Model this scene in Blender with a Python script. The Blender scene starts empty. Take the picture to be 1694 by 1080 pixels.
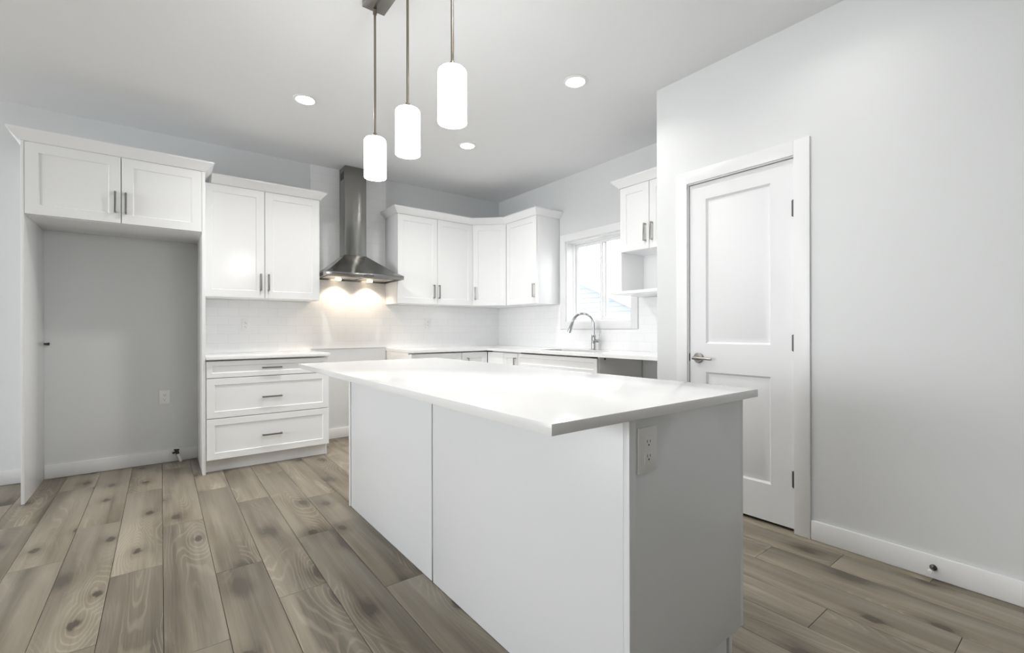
import bpy, bmesh, math, random
from mathutils import Vector, Matrix

S = bpy.context.scene
COL = S.collection
PI = math.pi

# ------------------------------------------------------------------ camera
CAM_H = 1.11
cam_data = bpy.data.cameras.new('camera')
cam = bpy.data.objects.new('camera', cam_data)
COL.objects.link(cam)
cam_data.sensor_width = 36.0
cam_data.lens = 758.93 / 1694 * 36.0
cam_data.shift_y = 5.55 / 1694
cam_data.clip_start = 0.05
cam.location = (0, 0, CAM_H)
cam.rotation_mode = 'XYZ'
cam.matrix_world = (Matrix.Translation((0, 0, CAM_H)) @ Matrix.Rotation(math.radians(-37.4206), 4, 'Z')
                    @ Matrix.Rotation(PI / 2, 4, 'X') @ Matrix.Rotation(-0.00229, 4, 'Z'))
S.camera = cam

# ------------------------------------------------------------------ view, world, daylight
S.view_settings.view_transform = 'Standard'
S.view_settings.look = 'None'
S.view_settings.gamma = 1.0
S.view_settings.use_curve_mapping = False
S.view_settings.exposure = 0.14
S.cycles.max_bounces = 10
S.cycles.diffuse_bounces = 6
S.cycles.sample_clamp_indirect = 6.0
S.cycles.caustics_reflective = False
S.cycles.caustics_refractive = False

world = bpy.data.worlds.new('overcast_sky')
S.world = world
world.use_nodes = True
wn = world.node_tree.nodes
wn['Background'].inputs['Color'].default_value = (0.96, 0.98, 1.0, 1)
wn['Background'].inputs['Strength'].default_value = 4.0


def area_light(name, loc, rot, sx, sy, power, color=(1, 1, 1), parent=None, shape='RECTANGLE', spread=PI):
    d = bpy.data.lights.new(name, 'AREA')
    d.shape = shape
    d.size = sx
    if shape in ('RECTANGLE', 'ELLIPSE'):
        d.size_y = sy
    d.energy = power
    d.color = color
    d.spread = spread
    o = bpy.data.objects.new(name, d)
    COL.objects.link(o)
    o.location = loc
    o.rotation_euler = rot
    if parent:
        o.parent = parent
    return o


DAY_POWER = 192
# daylight entering through the large living-room window in the left wall
DAY = (0.955, 0.98, 1.0)
area_light('daylight', (-6.70, 2.40, 1.45), (0, -PI / 2, 0), 1.95, 3.9, DAY_POWER, DAY)

LED_POWER = 8.8
FILL_POWER = 6.0  # strength of the added ceiling fill lights, out of view
PENDANT_GLOW = 23.0
HOOD_POWER = 8.5

CEIL = 2.765
BACK = 4.85
WIN = 3.495
PAN = 2.735
LEFT = -6.50
FRONT = -3.6


# ------------------------------------------------------------------ mesh helpers
class MB:
    """collects solids into one mesh"""
    def __init__(self):
        self.bm = bmesh.new()

    def box(self, x0, x1, y0, y1, z0, z1, bev=0.0):
        c = Vector(((x0 + x1) / 2, (y0 + y1) / 2, (z0 + z1) / 2))
        m = Matrix.Translation(c) @ Matrix.Diagonal((abs(x1 - x0), abs(y1 - y0), abs(z1 - z0), 1))
        r = bmesh.ops.create_cube(self.bm, size=1, matrix=m)
        if bev > 0:
            es = list({e for v in r['verts'] for e in v.link_edges})
            bmesh.ops.bevel(self.bm, geom=es, offset=bev, segments=2, affect='EDGES', profile=0.5)
        return self

    def prism(self, pts, z0, z1):
        """pts: counter-clockwise xy polygon extruded between two heights"""
        lo = [self.bm.verts.new((p[0], p[1], z0)) for p in pts]
        hi = [self.bm.verts.new((p[0], p[1], z1)) for p in pts]
        n = len(pts)
        self.bm.faces.new(lo[::-1])
        self.bm.faces.new(hi)
        for i in range(n):
            j = (i + 1) % n
            self.bm.faces.new((lo[i], lo[j], hi[j], hi[i]))
        return self

    def lathe(self, prof, origin=(0, 0, 0), axis='Z', seg=32):
        """prof: list of (radius, height) from one end to the other; ends are capped"""
        rot = {'Z': Matrix.Identity(4), 'X': Matrix.Rotation(PI / 2, 4, 'Y'), '-X': Matrix.Rotation(-PI / 2, 4, 'Y'),
               'Y': Matrix.Rotation(-PI / 2, 4, 'X'), '-Y': Matrix.Rotation(PI / 2, 4, 'X'),
               '-Z': Matrix.Rotation(PI, 4, 'X')}[axis]
        M = Matrix.Translation(origin) @ rot
        rings = []
        for r, h in prof:
            if r < 1e-6:
                rings.append([self.bm.verts.new(M @ Vector((0, 0, h)))])
            else:
                rings.append([self.bm.verts.new(M @ Vector((r * math.cos(2 * PI * k / seg), r * math.sin(2 * PI * k / seg), h)))
                              for k in range(seg)])
        for a, b in zip(rings, rings[1:]):
            for k in range(seg):
                k2 = (k + 1) % seg
                if len(a) == 1 and len(b) == 1:
                    continue
                if len(a) == 1:
                    self.bm.faces.new((a[0], b[k2], b[k]))
                elif len(b) == 1:
                    self.bm.faces.new((a[k], a[k2], b[0]))
                else:
                    self.bm.faces.new((a[k], a[k2], b[k2], b[k]))
        if len(rings[0]) > 1:
            self.bm.faces.new(rings[0][::-1])
        if len(rings[-1]) > 1:
            self.bm.faces.new(rings[-1])
        return self

    def tube(self, pts, radius, seg=16):
        """round bar through points; radius may be a list"""
        pts = [Vector(p) for p in pts]
        rad = radius if isinstance(radius, (list, tuple)) else [radius] * len(pts)
        rings = []
        ref = None
        for i, p in enumerate(pts):
            t = (pts[min(i + 1, len(pts) - 1)] - pts[max(i - 1, 0)]).normalized()
            if ref is None:
                ref = Vector((0, 0, 1)) if abs(t.z) < 0.9 else Vector((1, 0, 0))
            u = (ref - t * ref.dot(t)).normalized()
            ref = u
            w = t.cross(u)
            rings.append([self.bm.verts.new(p + (u * math.cos(2 * PI * k / seg) + w * math.sin(2 * PI * k / seg)) * rad[i])
                          for k in range(seg)])
        for a, b in zip(rings, rings[1:]):
            for k in range(seg):
                k2 = (k + 1) % seg
                self.bm.faces.new((a[k], a[k2], b[k2], b[k]))
        self.bm.faces.new(rings[0][::-1])
        self.bm.faces.new(rings[-1])
        return self

    def panel_front(self, x0, x1, z0, z1, yf, yb, rings):
        """board whose front (facing -y at yf) steps through rings: list of (inset, depth) nested rectangles; rectangle lists allowed"""
        bm = self.bm

        def rect(i, d):
            return [bm.verts.new((x0 + i, yf + d, z0 + i)), bm.verts.new((x1 - i, yf + d, z0 + i)),
                    bm.verts.new((x1 - i, yf + d, z1 - i)), bm.verts.new((x0 + i, yf + d, z1 - i))]
        b = [bm.verts.new((x0, yb, z0)), bm.verts.new((x1, yb, z0)), bm.verts.new((x1, yb, z1)), bm.verts.new((x0, yb, z1))]
        prev = b
        for i, d in rings:
            cur = rect(i, d)
            for k in range(4):
                k2 = (k + 1) % 4
                bm.faces.new((prev[k], prev[k2], cur[k2], cur[k]))
            prev = cur
        bm.faces.new(prev)
        bm.faces.new(b[::-1])
        return self

    def xf(self, M):
        bmesh.ops.transform(self.bm, matrix=M, verts=self.bm.verts)
        return self

    def build(self, name, mat, parent=None, smooth=True, kind=None):
        bmesh.ops.recalc_face_normals(self.bm, faces=self.bm.faces)
        if smooth:
            for f in self.bm.faces:
                f.smooth = True
            for e in self.bm.edges:
                if len(e.link_faces) == 2 and e.calc_face_angle(0) > math.radians(32):
                    e.smooth = False
        me = bpy.data.meshes.new(name)
        self.bm.to_mesh(me)
        self.bm.free()
        me.materials.append(mat)
        o = bpy.data.objects.new(name, me)
        COL.objects.link(o)
        if parent:
            o.parent = parent
        if kind:
            o['kind'] = kind
        return o


def thing(name, label, cat, loc=(0, 0, 0), rz=0.0, group=None):
    o = bpy.data.objects.new(name, None)
    o.empty_display_size = 0.1
    COL.objects.link(o)
    o.location = loc
    o.rotation_euler = (0, 0, rz)
    o['label'] = label
    o['category'] = cat
    if group:
        o['group'] = group
    return o


def tag(o, label, cat, group=None):
    o['label'] = label
    o['category'] = cat
    if group:
        o['group'] = group
    return o


# ------------------------------------------------------------------ materials
def mat_new(name):
    m = bpy.data.materials.new(name)
    m.use_nodes = True
    nt = m.node_tree
    return m, nt, nt.nodes['Principled BSDF']


def node(nt, kind, **kw):
    n = nt.nodes.new(kind)
    for k, v in kw.items():
        if k.startswith('_'):
            n.inputs[k[1:]].default_value = v
        else:
            setattr(n, k, v)
    return n


def paint(name, col, rough, bump=0.0, scale=180.0, spec=0.5, coat=0.0):
    m, nt, b = mat_new(name)
    b.inputs['Base Color'].default_value = (*col, 1)
    b.inputs['Roughness'].default_value = rough
    b.inputs['Specular IOR Level'].default_value = spec
    b.inputs['Coat Weight'].default_value = coat
    tc = node(nt, 'ShaderNodeTexCoord')
    nz = node(nt, 'ShaderNodeTexNoise', _Scale=scale, _Detail=3.0)
    nt.links.new(tc.outputs['Object'], nz.inputs['Vector'])
    bp = node(nt, 'ShaderNodeBump', _Strength=bump, _Distance=0.002)
    nt.links.new(nz.outputs['Fac'], bp.inputs['Height'])
    nt.links.new(bp.outputs['Normal'], b.inputs['Normal'])
    return m


def metal(name, col, rough, stretch=None, bump=0.0):
    m, nt, b = mat_new(name)
    b.inputs['Base Color'].default_value = (*col, 1)
    b.inputs['Metallic'].default_value = 1.0
    b.inputs['Roughness'].default_value = rough
    if stretch:
        tc = node(nt, 'ShaderNodeTexCoord')
        mp = node(nt, 'ShaderNodeMapping')
        mp.inputs['Scale'].default_value = stretch
        nz = node(nt, 'ShaderNodeTexNoise', _Scale=1.0, _Detail=4.0)
        nt.links.new(tc.outputs['Object'], mp.inputs['Vector'])
        nt.links.new(mp.outputs['Vector'], nz.inputs['Vector'])
        mr = node(nt, 'ShaderNodeMapRange')
        mr.inputs['To Min'].default_value = rough * 0.75
        mr.inputs['To Max'].default_value = rough * 1.35
        nt.links.new(nz.outputs['Fac'], mr.inputs['Value'])
        nt.links.new(mr.outputs['Result'], b.inputs['Roughness'])
        bp = node(nt, 'ShaderNodeBump', _Strength=bump, _Distance=0.001)
        nt.links.new(nz.outputs['Fac'], bp.inputs['Height'])
        nt.links.new(bp.outputs['Normal'], b.inputs['Normal'])
    return m


def glow(name, col, strength):
    m, nt, b = mat_new(name)
    b.inputs['Base Color'].default_value = (0.9, 0.9, 0.9, 1)
    b.inputs['Emission Color'].default_value = (*col, 1)
    b.inputs['Emission Strength'].default_value = strength
    b.inputs['Roughness'].default_value = 0.2
    return m


def steel_hood():
    m, nt, b = mat_new('brushed_steel')
    b.inputs['Base Color'].default_value = (0.31, 0.305, 0.29, 1)
    b.inputs['Metallic'].default_value = 1.0
    b.inputs['Roughness'].default_value = 0.22
    b.inputs['Anisotropic'].default_value = 0.8
    b.inputs['Anisotropic Rotation'].default_value = 0.25
    tg = node(nt, 'ShaderNodeTangent', direction_type='RADIAL', axis='Z')
    nt.links.new(tg.outputs[0], b.inputs['Tangent'])
    tc = node(nt, 'ShaderNodeTexCoord')
    mp = node(nt, 'ShaderNodeMapping')
    mp.inputs['Scale'].default_value = (7.0, 7.0, 0.9)
    nz = node(nt, 'ShaderNodeTexNoise', _Scale=1.0, _Detail=0.0)
    nt.links.new(tc.outputs['Object'], mp.inputs['Vector'])
    nt.links.new(mp.outputs['Vector'], nz.inputs['Vector'])
    bp = node(nt, 'ShaderNodeBump', _Strength=0.8, _Distance=0.008)
    nt.links.new(nz.outputs['Fac'], bp.inputs['Height'])
    nt.links.new(bp.outputs['Normal'], b.inputs['Normal'])
    return m


def tile_mat(name, axis):
    """white 160 x 80 mm running-bond wall tile; axis is the horizontal world axis of the wall"""
    m, nt, b = mat_new(name)
    tc = node(nt, 'ShaderNodeTexCoord')
    sx = node(nt, 'ShaderNodeSeparateXYZ')
    cb = node(nt, 'ShaderNodeCombineXYZ')
    nt.links.new(tc.outputs['Object'], sx.inputs[0])
    nt.links.new(sx.outputs[axis], cb.inputs['X'])
    ad = node(nt, 'ShaderNodeMath', operation='ADD')
    ad.inputs[1].default_value = -0.9165
    nt.links.new(sx.outputs['Z'], ad.inputs[0])
    nt.links.new(ad.outputs[0], cb.inputs['Y'])
    br = node(nt, 'ShaderNodeTexBrick', offset=0.5)
    br.inputs['Color1'].default_value = (0.86, 0.87, 0.875, 1)
    br.inputs['Color2'].default_value = (0.88, 0.885, 0.89, 1)
    br.inputs['Mortar'].default_value = (0.76, 0.76, 0.75, 1)
    br.inputs['Scale'].default_value = 1.0
    br.inputs['Brick Width'].default_value = 0.161
    br.inputs['Row Height'].default_value = 0.0805
    br.inputs['Mortar Size'].default_value = 0.0011
    br.inputs['Mortar Smooth'].default_value = 0.3
    nt.links.new(cb.outputs[0], br.inputs['Vector'])
    nt.links.new(br.outputs['Color'], b.inputs['Base Color'])
    bp = node(nt, 'ShaderNodeBump', _Strength=0.25, _Distance=0.001, invert=True)
    nt.links.new(br.outputs['Fac'], bp.inputs['Height'])
    nt.links.new(bp.outputs['Normal'], b.inputs['Normal'])
    b.inputs['Roughness'].default_value = 0.16
    return m


def wood_floor():
    m, nt, b = mat_new('oak_plank')
    L = nt.links
    tc = node(nt, 'ShaderNodeTexCoord')
    geo = node(nt, 'ShaderNodeNewGeometry')
    rnd = geo.outputs['Random Per Island']

    def math_(op, a, c=None, clamp=False):
        n = node(nt, 'ShaderNodeMath', operation=op, use_clamp=clamp)
        for i, v in enumerate((a, c)):
            if v is None:
                continue
            if isinstance(v, (int, float)):
                n.inputs[i].default_value = v
            else:
                L.new(v, n.inputs[i])
        return n.outputs[0]
    off = node(nt, 'ShaderNodeCombineXYZ')
    L.new(math_('MULTIPLY', rnd, 37.0), off.inputs['X'])
    L.new(math_('MULTIPLY', rnd, 91.0), off.inputs['Y'])
    add = node(nt, 'ShaderNodeVectorMath', operation='ADD')
    L.new(tc.outputs['Object'], add.inputs[0])
    L.new(off.outputs[0], add.inputs[1])
    P = add.outputs[0]

    def noise(sx, sy, detail=2.0, rough=0.5, dist=0.0):
        mp = node(nt, 'ShaderNodeMapping')
        mp.inputs['Scale'].default_value = (sx, sy, 1)
        L.new(P, mp.inputs['Vector'])
        n = node(nt, 'ShaderNodeTexNoise', _Scale=1.0, _Detail=detail, _Roughness=rough, _Distortion=dist)
        L.new(mp.outputs[0], n.inputs['Vector'])
        return n.outputs['Fac']

    def smooth(v, a, c, t0=0.0, t1=1.0):
        n = node(nt, 'ShaderNodeMapRange', interpolation_type='SMOOTHSTEP')
        n.inputs['From Min'].default_value = a
        n.inputs['From Max'].default_value = c
        n.inputs['To Min'].default_value = t0
        n.inputs['To Max'].default_value = t1
        L.new(v, n.inputs['Value'])
        return n.outputs['Result']
    # knots: one candidate per cell, about half of the cells carry one
    mpv = node(nt, 'ShaderNodeMapping')
    mpv.inputs['Scale'].default_value = (5.2, 1.6, 1)
    L.new(P, mpv.inputs['Vector'])
    vo = node(nt, 'ShaderNodeTexVoronoi', voronoi_dimensions='2D', _Scale=1.0)
    L.new(mpv.outputs[0], vo.inputs['Vector'])
    has = node(nt, 'ShaderNodeSeparateColor')
    L.new(vo.outputs['Color'], has.inputs[0])
    keep = smooth(has.outputs[0], 0.30, 0.32)
    dv = node(nt, 'ShaderNodeVectorMath', operation='SUBTRACT')
    L.new(mpv.outputs[0], dv.inputs[0])
    L.new(vo.outputs['Position'], dv.inputs[1])
    sc_ = node(nt, 'ShaderNodeVectorMath', operation='MULTIPLY')
    sc_.inputs[1].default_value = (1.0, 1.9, 0.0)
    L.new(dv.outputs[0], sc_.inputs[0])
    ln = node(nt, 'ShaderNodeVectorMath', operation='LENGTH')
    L.new(sc_.outputs[0], ln.inputs[0])
    kd = math_('ADD', ln.outputs['Value'], math_('MULTIPLY', math_('SUBTRACT', noise(38, 18, 3), 0.5), 0.16))
    knot = math_('MULTIPLY', smooth(kd, 0.02, 0.14, 1.0, 0.0), keep)
    shade = math_('MULTIPLY', smooth(kd, 0.03, 0.42, 1.0, 0.0), keep)
    halo = math_('MULTIPLY', smooth(vo.outputs['Distance'], 0.0, 0.60, 1.0, 0.0), keep)
    # flowing cathedral grain: contour lines of a long stretched field bent around the knots
    fld = math_('ADD', noise(5.5, 0.55, 1.5, 0.45, 0.5), math_('MULTIPLY', halo, 0.30))
    fld = math_('ADD', fld, math_('MULTIPLY', noise(26, 7, 2.0), 0.035))
    ring = math_('PINGPONG', math_('MULTIPLY', fld, 34.0), 1.0)
    lines = smooth(ring, 0.50, 1.0)
    patch = smooth(noise(5.0, 0.8, 2.0), 0.46, 0.62)
    fine = noise(150, 2.2, 3.0, 0.65)
    streak = noise(22, 0.6, 2.0, 0.5, 0.3)
    tone = noise(7.0, 0.7, 3.0, 0.55, 0.4)
    # combine into a value
    v = math_('ADD', math_('MULTIPLY', smooth(tone, 0.30, 0.70), 0.42), math_('MULTIPLY', fine, 0.34))
    v = math_('ADD', v, math_('MULTIPLY', smooth(streak, 0.3, 0.7), 0.16))
    v = math_('ADD', v, math_('MULTIPLY', math_('SUBTRACT', rnd, 0.5), 0.20))
    v = math_('ADD', v, math_('MULTIPLY', math_('MULTIPLY', lines, patch), 0.26))
    v = math_('SUBTRACT', v, math_('MULTIPLY', shade, 0.26))
    v = math_('SUBTRACT', v, math_('MULTIPLY', knot, 0.75))
    v = math_('ADD', v, -0.07)
    rp = node(nt, 'ShaderNodeValToRGB')
    cr = rp.color_ramp
    cr.elements[0].position = 0.0
    cr.elements[0].color = (0.10, 0.082, 0.062, 1)
    cr.elements[1].position = 1.0
    cr.elements[1].color = (0.45, 0.40, 0.32, 1)
    for pos, c in ((0.22, (0.19, 0.160, 0.120)), (0.5, (0.285, 0.247, 0.19)), (0.75, (0.365, 0.32, 0.25))):
        e = cr.elements.new(pos)
        e.color = (*c, 1)
    L.new(v, rp.inputs['Fac'])
    L.new(rp.outputs['Color'], b.inputs['Base Color'])
    b.inputs['Roughness'].default_value = 0.38
    b.inputs['Specular IOR Level'].default_value = 0.4
    bp = node(nt, 'ShaderNodeBump', _Strength=0.12, _Distance=0.001)
    L.new(fine, bp.inputs['Height'])
    L.new(bp.outputs['Normal'], b.inputs['Normal'])
    return m


def quartz():
    m, nt, b = mat_new('white_quartz')
    tc = node(nt, 'ShaderNodeTexCoord')
    nz = node(nt, 'ShaderNodeTexNoise', _Scale=2.2, _Detail=6.0, _Distortion=1.2)
    nt.links.new(tc.outputs['Object'], nz.inputs['Vector'])
    rp = node(nt, 'ShaderNodeValToRGB')
    rp.color_ramp.elements[0].position = 0.30
    rp.color_ramp.elements[0].color = (0.87, 0.872, 0.875, 1)
    rp.color_ramp.elements[1].position = 0.55
    rp.color_ramp.elements[1].color = (0.89, 0.89, 0.89, 1)
    nt.links.new(nz.outputs['Fac'], rp.inputs['Fac'])
    nt.links.new(rp.outputs['Color'], b.inputs['Base Color'])
    b.inputs['Roughness'].default_value = 0.13
    return m


def siding_mat():
    m, nt, b = mat_new('lap_siding')
    b.inputs['Base Color'].default_value = (0.33, 0.36, 0.39, 1)
    b.inputs['Roughness'].default_value = 0.6
    return m


M_WALL = paint('pale_grey_wall_paint', (0.70, 0.713, 0.717), 0.55, 0.05)
M_CEIL = paint('ceiling_paint', (0.825, 0.835, 0.845), 0.8, 0.12, 90)
M_CAB = paint('cabinet_lacquer', (0.875, 0.88, 0.885), 0.20, 0.0)
M_GREY_CAB = paint('island_panel_lacquer', (0.80, 0.815, 0.83), 0.34, 0.0)
M_TRIM = paint('trim_paint', (0.80, 0.805, 0.81), 0.35, 0.0)
M_DOOR = paint('door_paint', (0.775, 0.78, 0.79), 0.5, 0.0)
M_WOOD = wood_floor()
M_QTZ = quartz()
M_TILE_X = tile_mat('white_tile_back', 'X')
M_TILE_Y = tile_mat('white_tile_side', 'Y')
M_STEEL = steel_hood()
M_NICKEL = metal('brushed_nickel', (0.33, 0.315, 0.295), 0.32, (40, 40, 400), 0.02)
M_ROD = metal('dark_nickel', (0.30, 0.27, 0.22), 0.28)
M_CHROME = metal('chrome', (0.50, 0.51, 0.52), 0.07)
M_SINK = metal('sink_steel', (0.62, 0.62, 0.62), 0.25)
M_DARK = paint('black_metal', (0.03, 0.03, 0.03), 0.4)
M_IRON = metal('dark_hinge_metal', (0.10, 0.095, 0.09), 0.35)
M_PLAST = paint('white_plastic', (0.84, 0.84, 0.83), 0.3)
M_SLOT = paint('socket_slot', (0.06, 0.06, 0.06), 0.6)
M_RUBBER = paint('white_rubber', (0.80, 0.80, 0.78), 0.5)
M_SHADOWGAP = paint('subfloor', (0.03, 0.028, 0.025), 0.9)
M_OPAL = glow('opal_glass', (1.0, 0.995, 0.98), PENDANT_GLOW)
M_LED = glow('led_lens', (1.0, 0.985, 0.96), 20.0)
M_HOODLED = glow('warm_lamp_lens', (1.0, 0.78, 0.52), 12.0)
M_PVC = paint('window_vinyl', (0.86, 0.865, 0.87), 0.3)
M_SIDING = siding_mat()
M_SHINGLE = paint('roof_shingle', (0.80, 0.82, 0.84), 0.8, 0.3, 30)
M_GROUND = paint('pale_ground', (0.45, 0.45, 0.43), 0.9)


def glass_mat():
    m = bpy.data.materials.new('window_glass')
    m.use_nodes = True
    nt = m.node_tree
    nt.nodes.remove(nt.nodes['Principled BSDF'])
    out = nt.nodes['Material Output']
    t = node(nt, 'ShaderNodeBsdfTransparent')
    g = node(nt, 'ShaderNodeBsdfGlossy', _Roughness=0.0)
    lw = node(nt, 'ShaderNodeLayerWeight', _Blend=0.5)
    pw = node(nt, 'ShaderNodeMath', operation='POWER')
    pw.inputs[1].default_value = 5.0
    nt.links.new(lw.outputs['Facing'], pw.inputs[0])
    fr = node(nt, 'ShaderNodeMath', operation='MULTIPLY_ADD')
    fr.inputs[1].default_value = 0.9
    fr.inputs[2].default_value = 0.05
    nt.links.new(pw.outputs[0], fr.inputs[0])
    mx = node(nt, 'ShaderNodeMixShader')
    nt.links.new(fr.outputs[0], mx.inputs[0])
    nt.links.new(t.outputs[0], mx.inputs[1])
    nt.links.new(g.outputs[0], mx.inputs[2])
    nt.links.new(mx.outputs[0], out.inputs['Surface'])
    return m


M_GLASS = glass_mat()

# ------------------------------------------------------------------ room shell
# floor: oak planks 190 mm wide running towards the back wall, each plank its own face island
W = 0.1905
X0 = 0.006
JOINT = {0: 1.93, 1: 2.49, 2: 2.10, 3: 2.645, 4: 1.91, -1: 2.74, -2: 2.185, -3: 3.08, 13: 0.803, 10: 0.688, 11: 0.328}
random.seed(4)
fl = MB()
PL = 1.33
for k in range(-36, 20):
    xa, xb = X0 + k * W, X0 + (k + 1) * W
    if xb < LEFT or xa > WIN:
        continue
    xa, xb = max(xa, LEFT), min(xb, WIN)
    j = JOINT.get(k, random.uniform(1.0, 2.3))
    y = j - PL * 4
    while y < BACK:
        ya, yb = max(y, FRONT), min(y + PL, BACK)
        if yb - ya > 0.02:
            fl.box(xa + 0.0007, xb - 0.0007, ya + 0.0007, yb - 0.0007, -0.014, 0.0, 0.0016)
        y += PL
fl.build('floor', M_WOOD, kind='structure')
MB().box(LEFT, WIN, FRONT, BACK, -0.10, -0.015).build('floor', M_SHADOWGAP, kind='structure').name = 'floor_subfloor'

MB().box(LEFT - .15, WIN + .165, FRONT - .12, BACK + .15, CEIL, CEIL + .12).build('ceiling', M_CEIL, kind='structure')
MB().box(LEFT - .15, WIN + .165, BACK, BACK + .14, -0.1, CEIL).build('wall_back', M_WALL, kind='structure')
MB().box(LEFT - .15, WIN - .001, FRONT - .12, FRONT, -0.1, CEIL).build('wall_front', M_WALL, kind='structure')

# window wall with its opening
WY0, WY1, WZ0, WZ1 = 2.722, 3.600, 1.192, 2.062
w = MB()
w.box(WIN, WIN + .165, FRONT - .12, WY0, -0.1, CEIL)
w.box(WIN, WIN + .165, WY1, BACK, -0.1, CEIL)
w.box(WIN, WIN + .165, WY0, WY1, -0.1, WZ0)
w.box(WIN, WIN + .165, WY0, WY1, WZ1, CEIL)
w.build('wall_right', M_WALL, kind='structure')

# pantry wall with the door opening, and its short return into the kitchen
DY0, DY1, DZ = 1.040, 1.684, 2.056
w = MB()
w.box(PAN, PAN + .115, FRONT, DY0, -0.1, CEIL)
w.box(PAN, PAN + .115, DY1, 1.916, -0.1, CEIL)
w.box(PAN, PAN + .115, DY0, DY1, DZ, CEIL)
w.build('wall_pantry', M_WALL, kind='structure')
MB().box(PAN + .115, WIN, 1.801, 1.916, -0.1, CEIL).build('wall_return', M_WALL, kind='structure')

# living-room wall on the left with its large window opening
w = MB()
wl = [(0.40, 4.40)]
w.box(LEFT - .15, LEFT, FRONT, 0.40, -0.1, CEIL)
w.box(LEFT - .15, LEFT, 4.40, BACK, -0.1, CEIL)
for a, c in wl:
    w.box(LEFT - .15, LEFT, a, c, -0.1, 0.40)
    w.box(LEFT - .15, LEFT, a, c, 2.50, CEIL)
w.build('wall_left', M_WALL, kind='structure')

# baseboards
def baseboard(name, x0, x1, y0, y1):
    m = MB().box(x0, x1, y0, y1, 0.001, 0.103, 0.003)
    return m.build(name, M_TRIM, kind='structure')


baseboard('baseboard_back', LEFT + .001, -0.7125, BACK - .014, BACK - .0005)
baseboard('baseboard_nook', -0.694, 0.2505, BACK - .014, BACK - .0005)
baseboard('baseboard_range', 1.184, 1.9655, BACK - .014, BACK - .0005)
baseboard('baseboard_pantry', PAN - .014, PAN - .0005, FRONT + .001, 0.9665)

# tiled splashback
t = MB()
t.box(0.273, 1.183, BACK - .008, BACK - .0003, 0.9105, 1.389)
t.box(1.183, 1.966, BACK - .008, BACK - .0003, 0.923, CEIL - .0005)
t.box(1.966, WIN - .009, BACK - .008, BACK - .0003, 0.9105, 1.389)
t.build('wall_tile_back', M_TILE_X, kind='structure', smooth=False)
t = MB()
t.box(WIN - .008, WIN - .0003, 3.684, BACK - .0003, 0.9105, 1.389)
t.box(WIN - .008, WIN - .0003, 2.642, 3.684, 0.9105, 1.114)
t.box(WIN - .008, WIN - .0003, 1.917, 2.642, 0.9105, 1.404)
t.build('wall_tile_right', M_TILE_Y, kind='structure', smooth=False)

# ------------------------------------------------------------------ window over the sink
def window_unit():
    root = thing('window_1', 'white sliding window over the sink with flat white casing', 'window', (WIN, (WY0 + WY1) / 2, WZ0))
    root['kind'] = 'structure'
    L = Matrix.Translation(root.location).inverted()
    # casing on the room side
    m = MB()
    c, x0, x1 = 0.075, WIN - .018, WIN - .0005
    m.box(x0, x1, WY0 - c, WY0 + .002, WZ0 - c, WZ1 + c, 0.002)
    m.box(x0, x1, WY1 - .002, WY1 + c, WZ0 - c, WZ1 + c, 0.002)
    m.box(x0, x1, WY0 + .002, WY1 - .002, WZ1 - .002, WZ1 + c, 0.002)
    m.box(x0, x1, WY0 + .002, WY1 - .002, WZ0 - c, WZ0 + .002, 0.002)
    m.xf(L).build('casing', M_TRIM, root)
    # jamb liner
    m = MB()
    a, e = WIN + .0005, WIN + .10
    m.box(a, e, WY0 + .0005, WY0 + .012, WZ0 + .0005, WZ1 - .0005)
    m.box(a, e, WY1 - .012, WY1 - .0005, WZ0 + .0005, WZ1 - .0005)
    m.box(a, e, WY0 + .012, WY1 - .012, WZ1 - .012, WZ1 - .0005)
    m.box(a, e, WY0 + .012, WY1 - .012, WZ0 + .0005, WZ0 + .012)
    m.xf(L).build('jamb', M_TRIM, root)
    # vinyl frame
    m = MB()
    a, e, f = WIN + .100, WIN + .160, 0.024
    ya, yb, za, zb = WY0 + .0005, WY1 - .0005, WZ0 + .0005, WZ1 - .0005
    m.box(a, e, ya, ya + f, za, zb, .002)
    m.box(a, e, yb - f, yb, za, zb, .002)
    m.box(a, e, ya + f, yb - f, zb - f, zb, .002)
    m.box(a, e, ya + f, yb - f, za, za + f, .002)
    m.xf(L).build('frame', M_PVC, root)
    ym = 3.175

    def sash(y0, y1, xa, xb, nm):
        s = 0.030
        z0, z1 = za + f + .001, zb - f - .001
        m = MB()
        m.box(xa, xb, y0, y0 + s, z0, z1, .003)
        m.box(xa, xb, y1 - s, y1, z0, z1, .003)
        m.box(xa, xb, y0 + s, y1 - s, z1 - s, z1, .003)
        m.box(xa, xb, y0 + s, y1 - s, z0, z0 + s, .003)
        so = m.xf(L).build(nm, M_PVC, root)
        MB().box((xa + xb) / 2 - .003, (xa + xb) / 2 + .003, y0 + s - .004, y1 - s + .004, z0 + s - .004, z1 - s + .004) \
            .xf(L).build('pane', M_GLASS, so)
        return so
    sash(ym - .035, yb - f - .001, WIN + .131, WIN + .156, 'sash')
    near = sash(ya + f + .001, ym + .035, WIN + .103, WIN + .128, 'sash')
    for z in (1.33, 1.87):
        MB().box(WIN + .090, WIN + .1035, ym + .004, ym + .022, z - .022, z + .022, .003).xf(L).build('latch', M_PVC, near)
    return root


window_unit()


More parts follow.
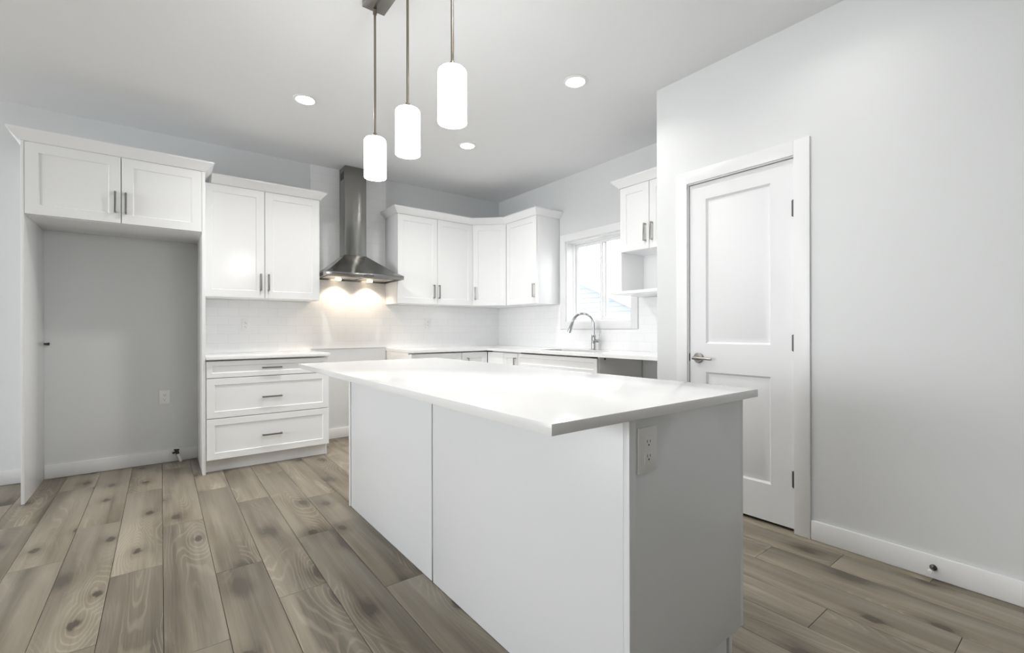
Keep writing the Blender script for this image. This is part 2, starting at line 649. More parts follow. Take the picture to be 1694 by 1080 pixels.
def side_window(n, a, c):
    root = thing('window_%d' % n, 'large white framed window in the left living room wall', 'window', (LEFT, (a + c) / 2, 0.40))
    root['kind'] = 'structure'
    L = Matrix.Translation(root.location).inverted()
    m = MB()
    x0, x1, f = LEFT - .12, LEFT - .06, .05
    z0, z1 = 0.4005, 2.4995
    a, c = a + .0005, c - .0005
    for y0, y1 in ((a, a + f), (c - f, c), ((a + c) / 2 - .03, (a + c) / 2 + .03)):
        m.box(x0, x1, y0, y1, z0, z1, .003)
    m.box(x0, x1, a, c, z1 - f, z1, .003)
    m.box(x0, x1, a, c, z0, z0 + f, .003)
    m.xf(L).build('frame', M_PVC, root)
    MB().box(LEFT - .093, LEFT - .087, a + .04, c - .04, z0 + .04, z1 - .04).xf(L).build('pane', M_GLASS, root)


side_window(2, *wl[0])

# ------------------------------------------------------------------ pantry door
def pantry_door():
    root = thing('door_1', 'white two-panel pantry door with lever handle', 'door', (PAN, 1.36, 0))
    root['kind'] = 'structure'
    L = Matrix.Translation(root.location).inverted()
    # casing and jamb
    m = MB()
    xa, xb = PAN - .016, PAN - .0005
    m.box(xa, xb, 0.968, 1.046, 0.001, 2.132, .002)
    m.box(xa, xb, 1.680, 1.758, 0.001, 2.132, .002)
    m.box(xa, xb, 1.046, 1.680, 2.053, 2.132, .002)
    m.xf(L).build('casing', M_TRIM, root)
    m = MB()
    m.box(PAN - .0005, PAN + .1145, DY0 + .0005, 1.049, 0.001, 2.0555)
    m.box(PAN - .0005, PAN + .1145, 1.676, DY1 - .0005, 0.001, 2.0555)
    m.box(PAN - .0005, PAN + .1145, 1.049, 1.676, 2.047, 2.0555)
    m.xf(L).build('jamb', M_TRIM, root)
    m = MB()   # stop behind the slab
    m.box(PAN + .050, PAN + .075, 1.049, 1.062, 0.001, 2.047)
    m.box(PAN + .050, PAN + .075, 1.662, 1.676, 0.001, 2.047)
    m.box(PAN + .050, PAN + .075, 1.062, 1.662, 2.033, 2.047)
    m.xf(L).build('door_stop_bead', M_TRIM, root)
    # slab: facing -x; built in a frame where local x runs -Y
    R = Matrix.Translation((PAN + .010, 1.672, 0)) @ Matrix.Rotation(-PI / 2, 4, 'Z')
    w_, h0, h1 = 0.619, 0.018, 2.043
    sl = MB()
    bm = sl.bm
    xs = [0, 0.108, 0.498, w_]
    zs = [h0, 0.228, 0.840, 1.020, 1.938, h1]
    V = {}

    def vv(x, y, z):
        k = (round(x, 5), round(y, 5), round(z, 5))
        if k not in V:
            V[k] = bm.verts.new((x, y, z))
        return V[k]
    ring = [(0.0, 0.0), (0.011, 0.013), (0.018, 0.013), (0.044, 0.003)]
    for i in range(3):
        for j in range(5):
            a, c, d, e = xs[i], xs[i + 1], zs[j], zs[j + 1]
            if i == 1 and j in (1, 3):
                prev = None
                for ins, dep in ring:
                    cur = [vv(a + ins, dep, d + ins), vv(c - ins, dep, d + ins), vv(c - ins, dep, e - ins), vv(a + ins, dep, e - ins)]
                    if prev:
                        for k in range(4):
                            k2 = (k + 1) % 4
                            bm.faces.new((prev[k], prev[k2], cur[k2], cur[k]))
                    prev = cur
                bm.faces.new(prev)
            else:
                bm.faces.new((vv(a, 0, d), vv(c, 0, d), vv(c, 0, e), vv(a, 0, e)))
    th = 0.035
    loop = [(x, h0) for x in xs] + [(w_, z) for z in zs[1:]] + [(x, h1) for x in xs[-2::-1]] + [(0, z) for z in zs[-2:0:-1]]
    for (p, q) in zip(loop, loop[1:] + loop[:1]):
        bm.faces.new((vv(p[0], 0, p[1]), vv(q[0], 0, q[1]), vv(q[0], th, q[1]), vv(p[0], th, p[1])))
    bm.faces.new([vv(p[0], th, p[1]) for p in loop])
    slab = sl.xf(L @ R).build('door_panel', M_DOOR, root)
    # lever: rose, neck, lever arm pointing to the hinge side
    hy, hz, hx = 1.612, 0.928, PAN + .010
    lv = MB()
    lv.lathe([(0.0, 0.0), (0.033, 0.0), (0.033, 0.007), (0.029, 0.011), (0.014, 0.012), (0.012, 0.046), (0.0, 0.046)], (hx - .0005, hy, hz), '-X', 32)
    lv.xf(L).build('rose', M_NICKEL, slab)
    lv = MB()
    pts = [(hx - .050, hy + .012, hz), (hx - .052, hy, hz), (hx - .052, hy - .03, hz), (hx - .050, hy - .07, hz - .001), (hx - .046, hy - .108, hz - .003)]
    lv.tube(pts, [0.0105, 0.0115, 0.0095, 0.0085, 0.0075], 14)
    lv.xf(L).build('lever', M_NICKEL, slab)
    MB().box(PAN + .004, PAN + .030, 1.6745, 1.677, 0.905, 0.955).xf(L).build('strike_plate', M_IRON, root)
    for z in (1.770, 1.035, 0.290):
        m = MB()
        m.lathe([(0.0, -.047), (0.0045, -.046), (0.0065, -.043), (0.0065, .043), (0.0045, .046), (0.0, .047)], (PAN + .002, 1.0525, z), 'Z', 14)
        m.box(PAN + .003, PAN + .0095, 1.0535, 1.062, z - .043, z + .043)
        m.xf(L).build('hinge', M_IRON, root)


pantry_door()
# pantry interior behind the door gap
MB().box(PAN + .116, PAN + .70, 0.2, 1.80, -0.1, -0.001).build('floor_pantry', M_SHADOWGAP, kind='structure')

# ------------------------------------------------------------------ cabinet parts
def bar_handle(door, x, z, vertical=True, length=0.146, yface=-0.020):
    """brushed bar pull standing 30 mm off a front facing -y"""
    m = MB()
    h = length / 2
    if vertical:
        m.box(x - .006, x + .006, yface - .034, yface - .024, z - h, z + h, .0012)
        for s in (-1, 1):
            m.box(x - .005, x + .005, yface - .0255, yface + .0002, z + s * (h - .005) - .005, z + s * (h - .005) + .005, .001)
    else:
        m.box(x - h, x + h, yface - .034, yface - .024, z - .0065, z + .0065, .0012)
        for s in (-1, 1):
            m.box(x + s * (h - .005) - .005, x + s * (h - .005) + .005, yface - .0255, yface + .0002, z - .005, z + .005, .001)
    return m.build('handle', M_NICKEL, door)


def shaker(name, root, x0, x1, z0, z1, rail=0.062, yf=-0.020, yb=0.011, mat=None):
    m = MB()
    m.panel_front(x0, x1, z0, z1, yf, yb, [(0.0, 0.0015), (0.0015, 0.0), (rail, 0.0), (rail + .004, 0.0075)])
    return m.build(name, mat or M_CAB, root)


def crown(path, z0, flip=1, proj=0.056, h=0.068, closed_ends=True):
    """cornice swept along a 2D path (outer side to the right of travel when flip=1), mitred at corners"""
    prof = [(0.0005, 0.0), (0.008, 0.0), (0.010, 0.006), (proj - .004, h - .016), (proj, h - .012), (proj, h), (0.0005, h)]
    pts = [Vector(p) for p in path]
    n = len(pts)
    norms = []
    for i in range(n):
        ds = []
        if i > 0:
            ds.append((pts[i] - pts[i - 1]).normalized())
        if i < n - 1:
            ds.append((pts[i + 1] - pts[i]).normalized())
        ns = [Vector((d.y, -d.x)) * flip for d in ds]
        if len(ns) == 1:
            norms.append(ns[0])
        else:
            mid = (ns[0] + ns[1]).normalized()
            norms.append(mid / max(mid.dot(ns[0]), 0.2))
    m = MB()
    rings = []
    for p, nn in zip(pts, norms):
        rings.append([m.bm.verts.new((p.x + nn.x * o, p.y + nn.y * o, z0 + z)) for o, z in prof])
    k = len(prof)
    for a, c in zip(rings, rings[1:]):
        for i in range(k):
            j = (i + 1) % k
            m.bm.faces.new((a[i], a[j], c[j], c[i]))
    m.bm.faces.new(rings[0][::-1])
    m.bm.faces.new(rings[-1])
    return m


GAP = 0.0024
TOP = 2.328

# ---- refrigerator surround: two tall gables with a cabinet over the opening
FX0, FX1 = -0.711, 0.2715
FY = 4.245                     # carcass front; doors stand 20 mm proud
r = thing('refrigerator_cabinet', 'tall white cabinet framing the empty refrigerator nook, two doors above', 'cabinet', (FX0, FY, 0))
wF = FX1 - FX0
dF = BACK - .001 - FY
MB().box(0, .0165, -.020, dF, 0.001, TOP, .001).build('side_panel', M_CAB, r)
MB().box(wF - .0205, wF, -.020, dF, 0.001, TOP, .001).build('side_panel', M_CAB, r)
MB().box(.0168, wF - .0208, .0115, dF, 1.862, TOP, .001).build('body', M_CAB, r)
xm = -0.220 - FX0
d1 = shaker('door', r, .0185, xm - GAP, 1.864, TOP - .002)
bar_handle(d1, -0.251 - FX0, 2.006)
d2 = shaker('door', r, xm + GAP, wF - .0225, 1.864, TOP - .002)
bar_handle(d2, -0.194 - FX0, 2.004)
crown([(0, dF), (0, -.020), (wF, -.020), (wF, dF)], TOP + .0005, flip=1).build('crown_moulding', M_CAB, r)

# ---- wall cabinet between refrigerator and hood
UY = 4.530
UZ = 1.390
r = thing('wall_cabinet', 'white two-door wall cabinet between the refrigerator nook and the range hood', 'cabinet', (0.2725, UY, UZ),
          group='shaker wall cabinets')
wU = 1.183 - .2725
dU = BACK - .001 - UY
MB().box(0, wU, .0115, dU, 0, TOP - UZ, .001).build('body', M_CAB, r)
xm = 0.7245 - .2725
d1 = shaker('door', r, .003, xm - GAP, .002, TOP - UZ - .002)
bar_handle(d1, .693 - .2725, 1.530 - UZ)
d2 = shaker('door', r, xm + GAP, wU - .002, .002, TOP - UZ - .002)
bar_handle(d2, .754 - .2725, 1.530 - UZ)
crown([(.0575, -.020), (wU, -.020), (wU, dU)], TOP - UZ + .0005).build('crown_moulding', M_CAB, r)

# ---- right of hood: wall cabinet, diagonal corner cabinet, cabinet on the window wall
r = thing('wall_cabinet', 'white two-door wall cabinet right of the range hood, beside the corner cabinet', 'cabinet', (1.956, UY, UZ),
          group='shaker wall cabinets')
wR = 2.8845 - 1.956
MB().box(0, wR, .0115, dU, 0, TOP - UZ, .001).build('body', M_CAB, r)
xm = 2.4215 - 1.956
d1 = shaker('door', r, .002, xm - GAP, .002, TOP - UZ - .002)
bar_handle(d1, 2.373 - 1.956, 1.530 - UZ)
d2 = shaker('door', r, xm + GAP, wR - .006, .002, TOP - UZ - .002)
bar_handle(d2, 2.4365 - 1.956, 1.530 - UZ)

# diagonal corner cabinet
CA, CB = Vector((2.8855, UY)), Vector((3.1755, UY - .29))
CB.x = 2.8855 + .29
root_loc = (CA.x, CA.y, UZ)
r = thing('corner_cabinet', 'white single-door diagonal wall cabinet in the room corner', 'cabinet', root_loc, -PI / 4,
          group='shaker wall cabinets')
Rw = (Matrix.Translation(root_loc) @ Matrix.Rotation(-PI / 4, 4, 'Z')).inverted()
q_ = Vector((.0115, .0115)) * .7071
poly = [CA + q_ + Vector((.0115 * .0, 0)), CB + q_, Vector((WIN - .009, CB.y)), Vector((WIN - .009, BACK - .009)), Vector((CA.x, BACK - .009))]
MB().prism([(p.x, p.y) for p in poly], UZ, TOP).xf(Rw).build('body', M_CAB, r)
dl = (CB - CA).length
d1 = shaker('door', r, .010, dl - .010, .002, TOP - UZ - .002, yf=-.0195, yb=.0105)
bar_handle(d1, .040, 1.532 - UZ, yface=-.0195)

# cabinet on the window wall: faces -x
SXF = 3.1755
SY0 = CB.y - .0012
SY1 = 3.7000
r = thing('wall_cabinet', 'narrow white single-door wall cabinet beside the sink window', 'cabinet', (SXF, SY0, UZ), -PI / 2,
          group='shaker wall cabinets')
wS, dS = SY0 - SY1, WIN - .0015 - SXF
MB().box(0, wS, .0115, dS, 0, TOP - UZ, .001).build('body', M_CAB, r)
d1 = shaker('door', r, .010, wS - .002, .002, TOP - UZ - .002)
bar_handle(d1, wS - .028, 1.530 - UZ)

# one cornice runs over those three cabinets
o = .020
c45 = o * math.tan(PI / 8)
path = [(1.956, BACK - .0095), (1.956, UY - o), (CA.x - c45, UY - o), (SXF - o, CB.y + c45 - 0.0), (SXF - o, SY1), (WIN - .002, SY1)]
m = crown(path, TOP + .0005)
cm = m.build('crown_moulding', M_CAB)
tag(cm, 'white cornice running over the three wall cabinets in the corner', 'crown moulding')

# ---- microwave cabinet beside the pantry wall, facing -x
MY0, MY1 = 2.592, 1.9175
MXF = 3.185
r = thing('microwave_cabinet', 'white wall cabinet with open microwave niche, beside the pantry wall', 'cabinet', (MXF, MY0, 1.405), -PI / 2)
wM, dM = MY0 - MY1, WIN - .0095 - MXF
zb = 1.405
m = MB()
m.box(0, .016, -.018, dM, .0262, 1.7745 - zb, .001)
m.box(0, .016, .0115, dM, 1.7745 - zb, TOP - zb)
m.box(wM - .016, wM, .0115, dM, .0262, TOP - zb)
m.box(.016, wM - .016, .0115, dM, 1.7745 - zb, 1.792 - zb)
m.box(.016, wM - .016, .0115, dM, TOP - zb - .016, TOP - zb)
m.box(.016, wM - .016, dM - .010, dM, .0262, TOP - zb)
m.build('body', M_CAB, r)
MB().box(-.006, wM, -.135, dM, 0, .026, .0015).build('shelf', M_CAB, r)
xm = MY0 - 2.292
d1 = shaker('door', r, .002, xm - GAP, 1.776 - zb, TOP - zb - .002)
bar_handle(d1, xm - .034, 1.910 - zb)
d2 = shaker('door', r, xm + GAP, wM - .018, 1.776 - zb, TOP - zb - .002)
bar_handle(d2, xm + .032, 1.910 - zb)
crown([(0, dM), (0, -.020), (wM, -.020)], TOP - zb + .0005).build('crown_moulding', M_CAB, r)

# ---- base cabinets
BYF = 4.238
BT = 0.8825
KICK = 0.102
r = thing('drawer_cabinet', 'white base cabinet with three wide drawers left of the range gap', 'cabinet', (0.2725, BYF, 0))
wB, dB = 1.183 - .2725, BACK - .0155 - BYF
MB().box(0, wB, .0115, dB, KICK, .862).box(0.001, wB - .001, .045, dB - .001, .862, BT).build('body', M_CAB, r)
m = MB()
m.box(0, wB - .017, .062, .078, .001, KICK)
m.build('toe_kick', M_CAB, r)
MB().box(wB - .016, wB, .058, dB, .001, KICK - .0002).build('side_panel', M_CAB, r)
for za, zb_, hz in ((.741, .8705, .808), (.428, .737, .570), (.107, .424, .259)):
    d = shaker('drawer', r, .004, wB - .002, za + .001, zb_ - .0005, rail=.050 if zb_ - za > .2 else .036)
    bar_handle(d, .728 - .2725, hz, vertical=False)

# base cabinet right of the range gap
r = thing('base_cabinet', 'white two-door base cabinet right of the range gap', 'cabinet', (1.966, BYF, 0), group='base cabinets')
wB2 = 2.884 - 1.966
MB().box(0, wB2, .0115, dB, KICK, .862).box(0.001, wB2 - .001, .045, dB - .001, .862, BT).build('body', M_CAB, r)
MB().box(.001, wB2, .062, .078, .001, KICK).build('toe_kick', M_CAB, r)
d1 = shaker('door', r, .003, 2.548 - 1.966, KICK + .005, .868)
bar_handle(d1, .030, .755)
d2 = shaker('door', r, 2.556 - 1.966, wB2 - .004, KICK + .005, .868)
bar_handle(d2, 2.622 - 1.966, .738)

# corner filler and narrow door on the window side
BXF = 2.905
r = thing('base_cabinet', 'narrow white corner base cabinet between the sink cabinet and the corner', 'cabinet', (BXF, 4.2165, 0), -PI / 2,
          group='base cabinets')
wN, dW = 4.2165 - 3.676, WIN - .0095 - BXF
MB().box(0, wN, .0115, dW, KICK, .862).box(0.001, wN - .001, .045, dW - .001, .862, BT).build('body', M_CAB, r)
MB().box(.02, wN, .062, .078, .001, KICK).build('toe_kick', M_CAB, r)
MB().box(.0015, 4.2165 - 3.923, -.020, -.0005, KICK + .005, .868, .001).build('filler_panel', M_CAB, r)
d1 = shaker('door', r, 4.2165 - 3.918, wN - .002, KICK + .005, .868, rail=.05)
bar_handle(d1, wN - .030, .752)

# sink cabinet (open-topped carcass for the bowl)
r = thing('sink_cabinet', 'white sink base cabinet under the faucet, left of the dishwasher gap', 'cabinet', (BXF, 3.6745, 0), -PI / 2)
wK = 3.6745 - 2.606
m = MB()
m.box(0, .016, .0115, dW, KICK, BT)
m.box(wK - .016, wK, .0115, dW, .001, BT)
m.box(.016, wK - .016, dW - .012, dW, KICK, BT)
m.box(.016, wK - .016, .0115, dW - .012, KICK, KICK + .016)
m.box(.016, wK - .016, .0115, .022, KICK + .016, .862)
m.build('body', M_CAB, r)
MB().box(0, wK - .017, .062, .078, .001, KICK - .0005).build('toe_kick', M_CAB, r)
shaker('false_front', r, .002, wK - .002, .735, .868, rail=.036)
h = wK / 2
d1 = shaker('door', r, .002, h - GAP, KICK + .005, .731)
bar_handle(d1, h - .033, .63)
d2 = shaker('door', r, h + GAP, wK - .002, KICK + .005, .731)
bar_handle(d2, h + .033, .63)
MB().lathe([(0, 0), (.008, 0), (.008, .006), (0, .006)], (wK + .0002, .075, .862), 'X', 12).build('screw_cap', M_DARK, r)

# ------------------------------------------------------------------ worktops
CT0, CT1 = 0.8835, 0.910
o_ = MB().box(0.2735, 1.186, 4.190, BACK - .001, CT0, CT1, .0018).build('countertop', M_QTZ)
tag(o_, 'short white quartz countertop on the three-drawer cabinet', 'countertop')
SK = (3.005, 3.335, 2.80, 3.50)   # sink cut-out x0 x1 y0 y1
m = MB()
m.box(1.964, 2.880, 4.190, BACK - .001, CT0, CT1)
m.box(2.880, WIN - .001, 3.50, BACK - .001, CT0, CT1)
m.box(2.858, 2.880, 1.9175, 4.190, CT0, CT1)
m.box(2.880, SK[0], SK[2], SK[3], CT0, CT1)
m.box(SK[1], WIN - .001, SK[2], SK[3], CT0, CT1)
m.box(2.880, WIN - .001, 1.9175, SK[2], CT0, CT1)
o_ = m.build('countertop', M_QTZ)
tag(o_, 'L-shaped white quartz countertop under the sink window and corner', 'countertop')

# undermount bowl
r = thing('sink', 'stainless undermount sink bowl set in the countertop below the window', 'sink', ((SK[0] + SK[1]) / 2, (SK[2] + SK[3]) / 2, .70))
L = Matrix.Translation(r.location).inverted()
m = MB()
x0, x1, y0, y1 = SK
m.box(x0 - .012, x0 - .0005, y0 - .012, y1 + .012, .70, CT0 - .0005)
m.box(x1 + .0005, x1 + .012, y0 - .012, y1 + .012, .70, CT0 - .0005)
m.box(x0 - .0005, x1 + .0005, y0 - .012, y0 - .0005, .70, CT0 - .0005)
m.box(x0 - .0005, x1 + .0005, y1 + .0005, y1 + .012, .70, CT0 - .0005)
m.box(x0 - .0005, x1 + .0005, y0 - .0005, y1 + .0005, .70, .704)
m.xf(L).build('bowl', M_SINK, r)
MB().lathe([(0, 0), (.045, 0), (.045, .003), (.030, .004), (0, .002)], ((x0 + x1) / 2, (y0 + y1) / 2, .7042), 'Z', 24).xf(L).build('drain', M_CHROME, r)

# faucet: pull-down gooseneck
fx, fy = 3.400, 3.115
r = thing('faucet', 'chrome gooseneck pull-down kitchen faucet standing behind the sink', 'faucet', (fx, fy, CT1 + .0005))
m = MB()
m.lathe([(0, 0), (.027, 0), (.027, .005), (.023, .008), (.023, .140), (.020, .146), (.0155, .150), (0, .150)], (0, 0, 0), 'Z', 28)
m.build('base', M_CHROME, r)
A = Vector((-.145, .205, 0)).normalized()     # spout direction
R_ = 0.105
pts = [Vector((0, 0, .148)), Vector((0, 0, .20)), Vector((0, 0, .255))]
for k in range(1, 13):
    a = PI * k / 12 * 0.93
    pts.append(A * (R_ - R_ * math.cos(a)) + Vector((0, 0, .255 + R_ * math.sin(a))))
MB().tube(pts, 0.0125, 18).build('spout', M_CHROME, r)
e = pts[-1]
d = (pts[-1] - pts[-2]).normalized()
hd = [e + d * t for t in (.001, .02, .030, .055, .100, .112)]
MB().tube(hd, [.0132, .0145, .0155, .0175, .0195, .0185], 18).build('spray_head', M_CHROME, r)
m = MB()
m.lathe([(0, 0), (.015, 0), (.015, .030), (.0165, .032), (.0165, .052), (.012, .055), (0, .055)], (0, -.0215, .088), '-Y', 20)
m.build('valve', M_CHROME, r)
MB().tube([(0, -.066, .10), (0, -.069, .13), (0, -.076, .185)], [.0065, .0055, .0050], 12).build('lever', M_CHROME, r)

# ------------------------------------------------------------------ range hood
HX0, HX1, HY0, HY1 = 1.197, 1.955, 4.350, BACK - .0085
CX0, CX1, CY0 = 1.466, 1.682, 4.660
HZ0, HZ1, HZC = 1.618, 1.654, 1.866
r = thing('range_hood', 'stainless steel chimney range hood mounted on the white tiled wall', 'range hood', ((HX0 + HX1) / 2, (HY0 + HY1) / 2, HZ0))
L = Matrix.Translation(r.location).inverted()
m = MB()
t_ = .012
m.box(HX0, HX1, HY0, HY0 + t_, HZ0, HZ1, .002)
m.box(HX0, HX0 + t_, HY0 + t_, HY1, HZ0, HZ1)
m.box(HX1 - t_, HX1, HY0 + t_, HY1, HZ0, HZ1)
m.box(HX0 + t_, HX1 - t_, HY1 - t_, HY1, HZ0, HZ1)
m.box(HX0 + t_, HX1 - t_, HY0 + t_, HY1 - t_, HZ0 + .012, HZ1)
m.xf(L).build('rim', M_STEEL, r)
# flared canopy with a slight inward curve
m = MB()
rings = []
n = 9
for k in range(n):
    s = k / (n - 1)
    q = s ** 0.80
    q2 = 0.5 * q + 0.5 * s
    z = HZ1 + (HZC - HZ1) * s
    a = HX0 + (CX0 - HX0) * q2
    b_ = HX1 + (CX1 - HX1) * q2
    f_ = HY0 + (CY0 - HY0) * q2
    rings.append([m.bm.verts.new(p) for p in ((a, f_, z), (b_, f_, z), (b_, HY1, z), (a, HY1, z))])
for a, c in zip(rings, rings[1:]):
    for i in range(4):
        j = (i + 1) % 4
        m.bm.faces.new((a[i], a[j], c[j], c[i]))
m.bm.faces.new(rings[0][::-1])
m.bm.faces.new(rings[-1])
m.xf(L).build('canopy', M_STEEL, r)
ch = MB().box(CX0, CX1, CY0, HY1, HZC + .0003, CEIL - .001, .002).xf(L).build('chimney', M_STEEL, r)
m = MB()
for k in range(5):
    m.box(CX0 - .0015, CX0 + .0005, 4.703 + k * .021, 4.703 + k * .021 + .016, 2.640, 2.712)
m.xf(L).build('vent', M_DARK, ch)
m = MB()
for k in range(2):
    xa = HX0 + .05 + k * .34
    m.box(xa, xa + .31, HY0 + .12, HY1 - .145, HZ0 + .006, HZ0 + .0118)
m.xf(L).build('filter', M_SINK, r)
cp = MB().box(1.548, 1.640, HY0 - .0015, HY0 + .0005, HZ0 + .010, HZ1 - .009).xf(L).build('control_panel', M_IRON, r)
for k in range(5):
    MB().lathe([(0, 0), (.0045, 0), (.0045, .003), (0, .003)], (1.560 + k * .017, HY0 - .0016, (HZ0 + HZ1) / 2), '-Y', 14).xf(L).build('button', M_CHROME, cp)
for x in (1.425, 1.748):
    y = 4.752
    lo = MB().lathe([(0, 0), (.028, 0), (.030, .003), (.030, .008), (0, .008)], (x, y, HZ0 - .0022), 'Z', 24).xf(L).build('lamp', M_HOODLED, r)
    d_ = bpy.data.lights.new('hood_lamp_light', 'SPOT')
    d_.energy = HOOD_POWER
    d_.color = (1.0, 0.80, 0.58)
    d_.spot_size = math.radians(124)
    d_.spot_blend = 0.45
    d_.shadow_soft_size = 0.025
    so = bpy.data.objects.new('hood_lamp_light', d_)
    COL.objects.link(so)
    so.parent = r
    so.location = L @ Vector((x, y, HZ0 - .006))

# ------------------------------------------------------------------ island
IX0, IX1, IY0, IY1 = 0.948, 1.552, 0.751, 2.937
r = thing('kitchen_island', 'white kitchen island base with plain back panels in the middle of the floor', 'kitchen island', (IX0, IY0, 0))
L = Matrix.Translation(r.location).inverted()
MB().box(IX0 + .017, IX1 - .022, IY0 + .019, IY1 - .019, .118, BT, .0).xf(L).build('body', M_GREY_CAB, r)
# back panels facing the living room, with a seam between them
MB().box(IX0, IX0 + .016, IY0 + .0165, 1.8145, .001, BT, .001).xf(L).build('back_panel', M_GREY_CAB, r)
MB().box(IX0, IX0 + .016, 1.8265, IY1 - .0315, .001, BT, .001).xf(L).build('back_panel', M_GREY_CAB, r)
MB().box(IX0 - .004, IX0 + .016, IY1 - .0265, IY1, .001, BT, .001).xf(L).build('corner_post', M_GREY_CAB, r)
MB().box(IX0, IX0 + .0265, IY0 - .003, IY0 + .0160, .001, BT, .001).xf(L).build('corner_post', M_GREY_CAB, r)
MB().box(IX0 + .0270, IX1 - .0215, IY0, IY0 + .0165, .118, BT, .001).xf(L).build('end_panel', M_GREY_CAB, r)
MB().box(IX0 + .0170, IX1 - .0215, IY1 - .0170, IY1, .001, BT, .001).xf(L).build('end_panel', M_GREY_CAB, r)
MB().box(IX0 + .0275, IX1 - .092, IY0 + .012, IY0 + .028, .001, .1175).xf(L).build('toe_kick', M_GREY_CAB, r)
MB().box(IX1 - .084, IX1 - .066, IY0 + .007, IY1 - .018, .001, .1175).xf(L).build('toe_kick', M_GREY_CAB, r)
# doors on the kitchen side, facing +x
Rk = L @ Matrix.Translation((IX1 - .021, IY0, 0)) @ Matrix.Rotation(PI / 2, 4, 'Z')
n = 4
dw = (IY1 - IY0) / n
for k in range(n):
    m = MB()
    m.panel_front(k * dw + .0015, (k + 1) * dw - .0015, .120, BT - .006, -.021, -.001, [(0, .0015), (.0015, 0), (.062, 0), (.066, .0075)])
    dd = m.xf(Rk).build('door', M_GREY_CAB, r)
    hx = (k + 1) * dw - .034 if k % 2 == 0 else k * dw + .034
    m = MB()
    m.box(hx - .005, hx + .005, -.055, -.046, .68, .826, .0012)
    for zz in (.685, .821):
        m.box(hx - .005, hx + .005, -.0465, -.0208, zz - .005, zz + .005)
    m.xf(Rk).build('handle', M_NICKEL, dd)
o_ = MB().box(.657, 1.591, .721, 2.976, CT0, CT1, .002).build('countertop', M_QTZ)
tag(o_, 'large white quartz island countertop with overhanging edges', 'countertop')

# ------------------------------------------------------------------ pendant fixture
PXC = 0.862
PY = (2.262, 1.876, 1.488)
r = thing('pendant_light', 'three-shade pendant light hanging from one nickel ceiling plate over the island', 'pendant light', (PXC, PY[1], CEIL - .001))
MB().box(-.058, .058, PY[2] - PY[1] - .04, PY[0] - PY[1] + .022, -.032, 0, .003).build('canopy', M_NICKEL, r)
for y in PY:
    dy = y - PY[1]
    zt = 2.079 - (CEIL - .001)
    m = MB()
    m.tube([(0, dy, -.0315), (0, dy, zt + .022)], .0058, 14)
    m.lathe([(0, 0), (.010, 0), (.010, .022), (.006, .026), (0, .026)], (0, dy, -.058), 'Z', 16)
    rod = m.build('rod', M_ROD, r)
    MB().lathe([(0, 0), (.029, 0), (.029, .006), (.012, .010), (.009, .026), (0, .026)], (0, dy, zt + .0005), 'Z', 24).build('cap', M_ROD, rod)
    h = .199
    R0 = .0535
    sh = [(0, 0), (.020, 0)] + [(R0 - .016 + .016 * math.sin(a), -.016 + .016 * math.cos(a)) for a in [PI / 2 * i / 5 for i in range(6)]]
    sh += [(R0, -h), (R0 - .004, -h), (R0 - .005, -.030), (0, -.030)]
    MB().lathe(sh, (0, dy, zt), 'Z', 40).build('shade', M_OPAL, r)

# ------------------------------------------------------------------ recessed ceiling lights
def downlight(x, y, label, power=None):
    r = thing('recessed_light', label, 'ceiling light', (x, y, CEIL - .001), group='recessed ceiling lights')
    m = MB()
    m.lathe([(.060, 0), (.060, -.006), (.066, -.009), (.080, -.004), (.081, 0)], (0, 0, 0), 'Z', 40)
    m.build('trim_ring', M_TRIM, r)
    MB().lathe([(0, -.0055), (.0595, -.0055), (.0595, -.001), (0, -.001)], (0, 0, 0), 'Z', 40).build('lens', M_LED, r)
    area_light('recessed_light_beam', (0, 0, -.010), (0, 0, 0), .12, .12, power or LED_POWER, (1.0, .985, .96), r, 'DISK', 2.5)


downlight(.824, 3.508, 'round recessed ceiling light left of the pendant shades, above the cabinets', 12.0)
downlight(2.196, 2.168, 'round recessed ceiling light nearest the pantry wall corner, largest in view', 5.5)
downlight(2.184, 3.507, 'small round recessed ceiling light between the pendants and the room corner')
# two unseen fill lights, added on the same grid to brighten the near side
downlight(2.19, .83, 'added unseen fill light in the ceiling before the pantry door', FILL_POWER * .3)
downlight(.824, .83, 'added unseen fill light in the ceiling over the near island end', FILL_POWER)

# ------------------------------------------------------------------ sockets and small fittings
def outlet(loc, rz, label, w=.072, h=.116):
    """duplex socket plate facing local -y"""
    r = thing('wall_outlet', label, 'outlet', loc, rz, group='electrical outlets')
    MB().box(-w / 2, w / 2, -.006, 0, -h / 2, h / 2, .002).build('plate', M_PLAST, r)
    for q in (-1, 1):
        zc = q * .019
        ins = MB().box(-.017, .017, -.0085, -.0058, zc - .0165, zc + .0165, .0008).build('socket', M_PLAST, r)
        m = MB()
        m.box(-.0075, -.0055, -.0088, -.0083, zc, zc + .008)
        m.box(.0050, .0070, -.0088, -.0083, zc, zc + .0065)
        m.lathe([(0, 0), (.0026, 0), (.0026, .0006), (0, .0006)], (0, -.0082, zc - .006), '-Y', 10)
        m.build('slots', M_SLOT, ins)
    return r


outlet((.022, BACK - .0006, .549), 0, 'white wall outlet low inside the refrigerator nook')
outlet((.620, BACK - .0086, 1.160), 0, 'white outlet on the tile above the drawer cabinet countertop')
outlet((2.468, BACK - .0086, 1.186), 0, 'white outlet on the tile right of the range hood')
outlet((IX0 + .0735, IY0 - .0006, .793), 0, 'white outlet on the island end panel under the countertop', .079, .120)

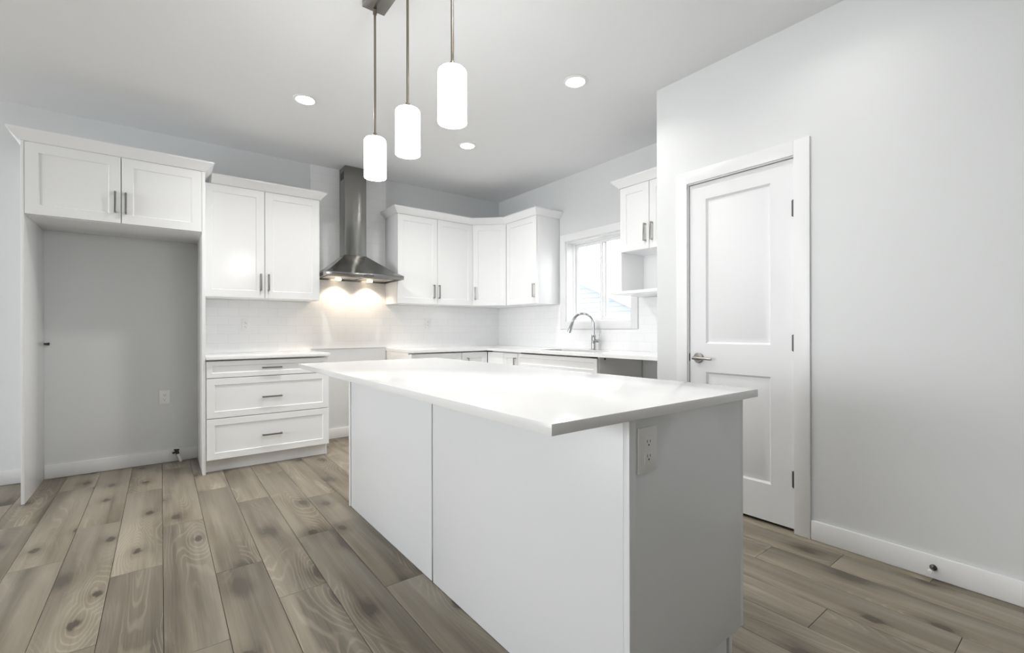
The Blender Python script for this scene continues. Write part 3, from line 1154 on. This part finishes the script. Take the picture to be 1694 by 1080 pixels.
# door stops: dark base, rod, white rubber tip
def door_stop(loc, rz, label):
    r = thing('door_stop', label, 'door stop', loc, rz)
    MB().lathe([(0, 0), (.013, 0), (.013, .003), (.008, .010), (.0045, .014), (.0045, .052), (0, .052)], (0, 0, 0), '-Y', 18).build('post', M_IRON, r)
    MB().lathe([(0, 0), (.0085, 0), (.0095, .004), (.0095, .012), (.007, .016), (0, .016)], (0, -.0522, 0), '-Y', 18).build('rubber_tip', M_RUBBER, r)
    return r


door_stop((PAN - .0145, .482, .052), -PI / 2, 'small dark metal door stop on the baseboard right of the pantry door')

r = thing('water_valve', 'dark refrigerator water valve on a short white pipe in the nook floor', 'valve', (.118, 4.805, 0))
MB().tube([(.014, -.012, .0005), (.004, .002, .034), (-.008, .014, .070)], .0105, 14).build('pipe', M_RUBBER, r)
m = MB()
m.tube([(-.006, .012, .064), (-.018, .018, .102)], .012, 14)
m.tube([(-.014, .013, .084), (-.040, -.006, .080)], .0085, 12)
vb = m.build('valve_body', M_IRON, r)
MB().tube([(-.032, .004, .104), (.002, .018, .098)], .0065, 10).build('handle', M_DARK, vb)

m = MB()
m.box(-.676, -.664, BACK - .016, BACK - .0005, 1.003, 1.022, .002)
m.tube([(-.6935, BACK - .012, 1.013), (-.670, BACK - .012, 1.013)], .007, 12)
tag(m.build('wall_fitting', M_IRON), 'tiny dark metal fitting in the nook corner beside the left gable', 'fitting')

# ------------------------------------------------------------------ outside the sink window
MB().box(4.2, 40, -20, 40, -1.2, -1.0).build('ground', M_GROUND, kind='structure')
r = thing('neighbouring_house', 'pale sided gabled house outside the sink window', 'house', (12.0, 14.0, -1.0))
L = Matrix.Translation(r.location).inverted()
ridge_y, eave_y0, eave_y1 = 14.5, 8.6, 20.4
rz_ = 4.05
sl_ = 0.42
m = MB()
z = -1.0
zt_ = lambda y: rz_ - abs(y - ridge_y) * sl_
step = .17
while z < rz_ - .02:
    z2 = min(z + step, rz_ - .01)
    h1 = min(eave_y1 - ridge_y, (rz_ - z) / sl_)
    h2 = min(eave_y1 - ridge_y, (rz_ - z2) / sl_)
    # each lap tilts out at its lower edge
    v = [m.bm.verts.new(p) for p in ((11.982, ridge_y - h1, z), (11.982, ridge_y + h1, z), (12.0, ridge_y + h2, z2),
                                     (12.0, ridge_y - h2, z2), (12.0, ridge_y - h1, z), (12.0, ridge_y + h1, z))]
    m.bm.faces.new((v[0], v[1], v[2], v[3]))
    m.bm.faces.new((v[0], v[4], v[5], v[1]))
    z += step
m.box(12.001, 20, eave_y0 + .3, eave_y1 - .3, -1.0, zt_(eave_y0) - .1)
m.xf(L).build('wall', M_SIDING, r, smooth=False)
m = MB()
for s, ye in ((-1, eave_y0 - .4), (1, eave_y1 + .4)):
    v = []
    for x in (11.6, 20.4):
        for y, dz in ((ridge_y, 0.02), (ye, 0.02), (ye, .20), (ridge_y, .20)):
            v.append(m.bm.verts.new((x, y, zt_(y) + dz)))
    m.bm.faces.new(v[0:4])
    m.bm.faces.new(v[4:8][::-1])
    for i in range(4):
        j = (i + 1) % 4
        m.bm.faces.new((v[i], v[i + 4], v[j + 4], v[j]))
m.xf(L).build('roof', M_SHINGLE, r, smooth=False)
